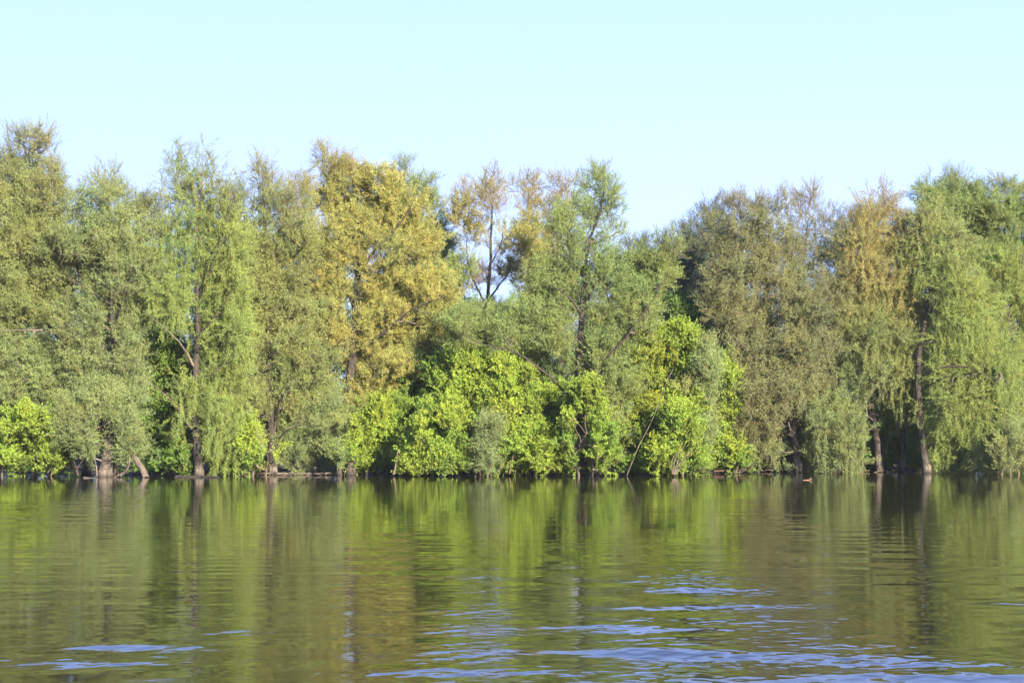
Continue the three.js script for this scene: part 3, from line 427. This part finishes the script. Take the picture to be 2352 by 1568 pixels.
// ---------------------------------------------------------------- bright broad-leaved shrubs
function shrub(label, cx, baseY, w, topY, color, o = {}) {
  const R = mulberry(cx * 7 + topY), h = baseY - topY, lobes = [], trunks = [], n = o.stems ?? 4, lean = o.lean ?? .12; w *= 1.28;
  for (let k = 0; k < n; k++) { const u = (k + .5) / n - .5, bx = cx - lean * h * .5 + u * w * .55, tx = cx + lean * h * .45 + u * w * .7; trunks.push([[bx, baseY, (R() - .5) * 1.2], [lerp(bx, tx, .4) + (R() - .5) * 8, baseY - h * .35, (R() - .5)], [tx, baseY - h * (.62 + .2 * R()), (R() - .5)]]); }
  const rows = Math.max(2, Math.round(h / 48));
  for (let j = 0; j < rows; j++) {
    const t = (j + .5) / rows, ww = w * (t < .35 ? .92 : lerp(.95, o.point ?? .45, (t - .35) / .65)), m = Math.max(1, Math.round(ww / 52));
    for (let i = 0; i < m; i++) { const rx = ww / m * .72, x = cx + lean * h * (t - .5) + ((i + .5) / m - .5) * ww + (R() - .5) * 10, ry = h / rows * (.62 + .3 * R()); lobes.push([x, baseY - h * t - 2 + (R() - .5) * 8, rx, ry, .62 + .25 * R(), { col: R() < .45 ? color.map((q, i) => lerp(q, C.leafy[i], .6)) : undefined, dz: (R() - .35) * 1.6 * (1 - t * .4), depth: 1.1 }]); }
  }
  for (let k = 0; k < (o.shoots ?? 3) + Math.round(w * h / 2600); k++) {          // leafy plumes standing out of the bush
    const u = R() - .5, v = k < (o.shoots ?? 3) ? 0 : R() * .8, top = topY + 4 + Math.abs(u) * h * .3 + v * h; lobes.push([cx + lean * h * (.5 - v) + u * w * lerp(.6, .95, v), Math.min(baseY - 14, top), 9 + 7 * R(), 24 + 14 * R(), .9, { dz: R() < .7 ? .6 + R() * 1.1 : -.5, depth: 1.1, col: R() < .4 ? [color[0] * 1.12, color[1] * 1.06, color[2]] : undefined }]);
  }
  return plant({ name: o.name ?? 'maple_shrub', category: 'shrub', group: 'bright green shrubs at the waterline', label, base: [cx, baseY], d: o.d, color, trunks, trunkR: trunks.map(() => 2.6), bark: [.19, .15, .115], geo: o.geo ?? mapleSpray, up: .75, sprays: o.sprays ?? 8, per: o.per ?? 10, lobes, foot: -.5, wet: .03 });
}
shrub('lime green bush in the bottom left corner of the bank', 75, 1093, 190, 962, C.lime, { stems: 6 });
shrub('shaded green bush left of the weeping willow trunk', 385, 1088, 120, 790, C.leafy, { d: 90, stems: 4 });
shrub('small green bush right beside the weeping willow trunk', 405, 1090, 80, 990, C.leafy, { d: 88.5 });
shrub('small lime bush just left of the dark forked trunk', 590, 1092, 70, 985, C.lime, { lean: 0 });
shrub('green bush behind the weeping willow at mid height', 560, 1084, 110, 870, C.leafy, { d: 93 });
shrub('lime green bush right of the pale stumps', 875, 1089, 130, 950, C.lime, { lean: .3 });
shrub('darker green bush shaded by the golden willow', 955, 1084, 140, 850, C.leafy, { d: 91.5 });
shrub('large lime bush with a leaning plume, third right of the stumps', 1045, 1090, 150, 812, C.lime, { stems: 6, lean: .22, shoots: 5 });
shrub('lime bush at the water in front of the leaning plume', 1000, 1090, 110, 940, C.lime, { d: 87.5, stems: 4, lean: .15 });
shrub('green bush filling the gap behind the lime bushes', 1190, 1082, 190, 850, C.leafy, { d: 93.5, stems: 5 });
shrub('low lime bush at the water below the long low limb', 1205, 1090, 110, 985, C.lime, { d: 87.8, stems: 4 });
shrub('lime bush with upright plumes left of the long low limb', 1160, 1088, 130, 832, C.lime, { d: 89, stems: 5, lean: .15, shoots: 4 });
shrub('lime bush just left of the centre trunk', 1265, 1090, 140, 900, C.lime, { stems: 5, lean: .1 });
shrub('leafy lime bush wrapped round the centre trunk', 1345, 1090, 90, 880, C.lime, { d: 86.6, lean: 0, stems: 2 });
shrub('tall yellowish plume bush right of the centre trunk', 1465, 1089, 110, 765, [.25, .30, .02], { stems: 5, lean: .16, point: .3, shoots: 4 });
shrub('tall lime plume bush, taller of the right pair', 1545, 1086, 110, 770, C.lime, { d: 90, stems: 5, lean: .12, point: .25, shoots: 4 });
shrub('lime bush at the right end of the bright bushes', 1625, 1086, 120, 840, C.lime, { stems: 5, lean: .08, shoots: 4 });
shrub('low lime bush in front of the right plume bushes', 1540, 1090, 130, 960, C.lime, { d: 88, stems: 5 });
shrub('deep green pointed bush in shade behind the bright bushes', 1572, 1078, 90, 690, [.09, .175, .015], { d: 95, lean: 0, point: .3 });
shrub('small lime sprig at the foot of the brown willow', 1690, 1087, 40, 1030, C.lime, { stems: 2, lean: .1, shoots: 1 });
shrub('green bush behind the three standing trunks', 2055, 1082, 150, 890, [.18, .29, .022], { d: 95.5, lean: 0 });
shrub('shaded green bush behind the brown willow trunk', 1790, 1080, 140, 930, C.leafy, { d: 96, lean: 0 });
shrub('silvery willow bush right of the centre trunk', 1395, 1090, 66, 945, C.silver, { name: 'willow_shrub', geo: willowSpray, sprays: 8, per: 9 });
shrub('silvery willow bush high among the right plume bushes', 1590, 1084, 80, 820, C.silver, { name: 'willow_shrub', geo: willowSpray, d: 89.4, sprays: 8, per: 9, lean: .2 });
shrub('small silvery willow bush in the middle of the lime bushes', 1112, 1087, 50, 985, C.silver, { name: 'willow_shrub', geo: willowSpray, d: 87, sprays: 8, per: 9 });
shrub('grey-green willow bush under the right edge weeping boughs', 2330, 1088, 110, 1000, C.grey, { name: 'willow_shrub', geo: hangSpray, d: 90, sprays: 8, per: 9 });

// ---------------------------------------------------------------- wood behind: reads as one mass through the gaps
{
  const sky = [[-200, 400], [0, 400], [160, 450], [300, 500], [345, 520], [540, 480], [700, 470], [1000, 480], [1160, 560], [1300, 540], [1420, 560], [1440, 620], [1600, 620], [1650, 560], [1910, 580], [2000, 540], [2120, 500], [2352, 500], [2600, 480]];
  const top = x => { let k = 0; while (k < sky.length - 2 && x > sky[k + 1][0]) k++; return lerp(sky[k][1], sky[k + 1][1], clamp((x - sky[k][0]) / (sky[k + 1][0] - sky[k][0]), 0, 1)); };
  const R = mulberry(77), root = new THREE.Group(); root.name = 'distant_wood'; scene.add(root); tag(root, 'dim mass of further willows seen through the gaps', 'wood', null, 'stuff');
  const tubes = new Tubes(), mats = [], cols = [], M = new THREE.Matrix4(), Q = new THREE.Quaternion(), UP = V(0, 1, 0), S = V();
  for (let k = 0; k < 80; k++) {
    const d = 104 + (k % 4) * 7 + R() * 4, x = -420 + (k + R() * .8) / 80 * 3200, yTop = top(x) + 90 + (R()) * 110 + (k % 4) * 14, hgt = at(x, yTop, d).y, b = at(x, 1000, d), r = hgt * (.16 + .08 * R());
    const gy = .6; tubes.add([V(b.x, gy - .6, b.z), V(b.x + (R() - .5), hgt * .4, b.z), V(b.x + (R() - .5) * 1.6, hgt * .9, b.z)], [.2, .15, .04], 6, { color: () => [.14, .115, .1] });
    const c = R() < .3 ? C.leafy : [C.dark, C.deep, C.grey][k % 3], n = 300;
    for (let j = 0; j < n; j++) {
      const t = Math.pow(R(), .8), a = R() * 6.28, w = r * Math.sin(Math.PI * clamp(.12 + t * .88, 0, 1)) ** .6 * Math.sqrt(R()) * (1 + .3 * noise3(a, t * 5, k)), p = V(b.x + Math.cos(a) * w, .6 + t * (hgt - .6), b.z + Math.sin(a) * w);
      Q.setFromUnitVectors(UP, V((R() - .5) * 1.6, R() * 1.4 - .4, (R() - .5) * 1.6).normalize()); const s = 1.3 + R() * .9; S.set(s, s, s); M.compose(p, Q, S); mats.push(...M.elements);
      const v = .8 + .4 * R(); cols.push(c[0] * v, c[1] * v, c[2] * v);
    }
  }
  for (let j = 0; j < 5200; j++) {                                  // undergrowth between the trunks
    const x = (R() - .5) * 84, z = 99 + R() * 9, hgt = 2.2 + 1.3 * noise2(x * .35, z * .2), p = V(x, .25 + Math.pow(R(), .8) * hgt, -z);
    Q.setFromUnitVectors(UP, V((R() - .5) * 1.6, R() * 1.4 - .3, (R() - .5) * 1.6).normalize()); const q = 1.1 + R() * .8; S.set(q, q, q); M.compose(p, Q, S); mats.push(...M.elements); const v = .8 + .5 * R(); cols.push(.11 * v, .175 * v, .03 * v);
  }
  part('trunks', tubes.build(), twigMat, root, 'stuff');
  const n = cols.length / 3; nSprays += n; const inst = new THREE.InstancedMesh(willowSpray[0], leafMat, n); inst.name = 'crowns'; inst.instanceMatrix.array.set(mats); inst.instanceColor = new THREE.InstancedBufferAttribute(new Float32Array(cols), 3); inst.userData.kind = 'stuff'; root.add(shade(inst));
}

// ---------------------------------------------------------------- dead wood and drift at the waterline
function wood(name, label, category, pts, r0, r1, color, group, forks = []) {
  const w = pts.map(q => q.isVector3 ? q : (q.length > 2 ? at(q[0], q[1], q[2]) : ground(q[0], q[1]))), o = w[0].clone(), root = new THREE.Group(); root.name = numbered(name); root.position.set(o.x, 0, o.z); scene.add(root); tag(root, label, category, group);
  const put = (list, a, b, nm) => { const c = resample(list.map(v => v.clone().sub(root.position)), .2), n = c.length; part(nm, new Tubes().add(c, c.map((_, k) => lerp(a, b, k / (n - 1))), 8, { wobble: .2, color: (x, y, z) => barkColor(color)(x + o.x, y, z + o.z) }).build(), bark, root); };
  put(w, r0, r1, 'stem'); for (const [f, a, b] of forks) put(f.map(q => at(q[0], q[1], q[2])), a, b, 'fork');
  return root;
}
wood('leaning_snag', 'pale broken trunk leaning left out of the water near the small round willow', 'dead trunk', [[334, 1098, 84.6], [326, 1078, 84.8], [312, 1056, 85.1], [298, 1038, 85.4], [284, 1018, 85.7]], .17, .06, DEAD);
wood('fallen_log', 'dark wet log floating at the foot of the weeping willow', 'log', [[402, 1095.2, 85.2], [440, 1095.4, 85.0], [475, 1096, 84.7], [504, 1096.6, 84.4]], .085, .06, [.05, .04, .032]);
wood('fallen_log', 'pale weathered log floating behind the weeping willow trunk', 'log', [[398, 1089, 87.9], [440, 1088.5, 88.1], [480, 1089, 88.1], [515, 1090, 87.8]], .12, .08, DEAD);
wood('floating_stick', 'pale forked stick floating in front of the small round willow', 'stick', [[192, 1097, 84.0], [215, 1099, 83.6], [246, 1102, 83.2]], .05, .03, DEAD, null, [[[[222, 1100, 83.5], [236, 1104, 82.9], [226, 1106, 82.6]], .025, .012]]);
wood('floating_twig', 'tiny bent twig floating right of the leaning trunk', 'twig', [[1845, 1103, 80.6], [1858, 1102, 80.7], [1866, 1100, 80.8]], .022, .012, [.36, .22, .14], null, [[[[1860, 1102, 80.7], [1864, 1096, 80.8]], .014, .008]]);
const sticks = [['dark dead stem beside the pale stump base at far left', [[178, 1092, 85.6], [172, 1070, 85.7], [165, 1050, 85.8]], .07, .035, BARK], ['thin grey stick angled right from the foot of the dark stem', [[176, 1075, 85.5], [190, 1056, 85.4], [203, 1040, 85.3]], .03, .012, DEAD],
  ['slim stick standing between the two left trunks', [[222, 1092, 85.3], [220, 1070, 85.3], [214, 1050, 85.3]], .04, .02, DEAD], ['low stick slanting up right of the small round willow', [[262, 1096, 84.9], [280, 1086, 84.8], [292, 1078, 84.7]], .035, .02, DEAD],
  ['curved stick rising left of the leaning broken trunk', [[276, 1093, 84.9], [290, 1080, 84.9], [297, 1060, 85], [294, 1040, 85]], .045, .02, DEAD], ['short pale snag right of the leaning broken trunk', [[392, 1082, 87.6], [390, 1068, 87.6], [384, 1052, 87.6]], .06, .03, DEAD],
  ['thin pale sapling stem in the lime bush right of the stumps', [[904, 1090, 86.4], [910, 1060, 86.4], [914, 1030, 86.4]], .04, .025, DEAD], ['pale stem in the shadow behind the lime bush', [[928, 1088, 88.4], [938, 1000, 88.6], [944, 972, 88.6], [954, 945, 88.6]], .045, .025, DEAD],
  ['long thin pale stem slanting through the right plume bushes', [[1440, 1092, 86.8], [1465, 1030, 86.6], [1500, 960, 86.4], [1530, 880, 86.4], [1548, 845, 86.6]], .024, .01, DEAD], ['dead stick lying at the water below the brown willow', [[1640, 1082, 90.5], [1680, 1080, 90.5], [1716, 1077, 90.4]], .05, .03, [.16, .10, .07]],
  ['thin dead stem angling out at the foot of the brown willow', [[1690, 1086, 90], [1700, 1060, 90], [1712, 1040, 90]], .03, .012, DEAD]];
for (const [label, pts, a, b, c] of sticks) wood('dead_stick', label, 'stick', pts, a, b, c, 'dead sticks along the bank');
const nth = ['leftmost', 'second', 'third', 'fourth', 'fifth', 'sixth'];
for (let k = 0; k < 5; k++) { const x = 1543 + k * 5, l = 20 + k * 9; wood('bare_stem', `${nth[k]} pale bare stem from the left in the leafless sapling clump by the lime bushes`, 'stem', [[1545 + k * 2, 1089, 86 + k * .06], [x + k * 2, 1060, 86 + k * .06], [x + l * .55, 1038 - (k % 3) * 10, 86 + k * .06]], .025, .009, [.28, .235, .20], 'leafless sapling clump'); }
for (let k = 0; k < 6; k++) { const x = 1122 + k * 12; wood('bare_stem', `${nth[k]} thin brown stem from the left under the lime bushes left of the centre trunk`, 'stem', [[x, 1088, 86.4 + (k % 2) * .5], [x + 5, 1062, 86.4 + (k % 2) * .5], [x + 9 + (k % 3) * 3, 1034, 86.4 + (k % 2) * .5]], .035, .02, [.18, .135, .105], 'thin stems under the lime bushes'); }
{ // drift of broken reed, twigs and dead leaves pushed up along the waterline
  const R = mulberry(31), g = new Tubes().add([V(-.5, 0, 0), V(0, .03, .02), V(.5, 0, 0)], [.02, .022, .012], 4).build(), n = 650, inst = new THREE.InstancedMesh(g, twigMat, n), M = new THREE.Matrix4(), Q = new THREE.Quaternion(), c = new THREE.Color();
  for (let k = 0; k < n; k++) {
    const x = (R() - .5) * 56, z = shoreOf(x) - 1.6 + Math.pow(R(), 1.4) * 5, s = z - shoreOf(x), y = (s < 0 ? .02 : Math.min(.5, s * .05) + .05) + R() * .06;
    Q.setFromEuler(new THREE.Euler((R() - .5) * .4, (R() - .5) * 2.6, (R() - .5) * .5)); const l = .25 + .9 * R() * R(); M.compose(V(x, y, -z), Q, V(l, .7 + R(), .7 + R())); inst.setMatrixAt(k, M); const v = .6 + .8 * R(); inst.setColorAt(k, c.setRGB(.12 * v, .09 * v, .065 * v));
  }
  inst.name = 'drift_litter'; tag(inst, 'brown drift of twigs and dead reed along the waterline', 'litter', null, 'stuff'); scene.add(shade(inst));
}
scene.fog = new THREE.FogExp2(new THREE.Color().setRGB(.86, .93, 1), .00012);     // thin river haze
console.log('sprays', nSprays);
renderer.render(scene, camera);
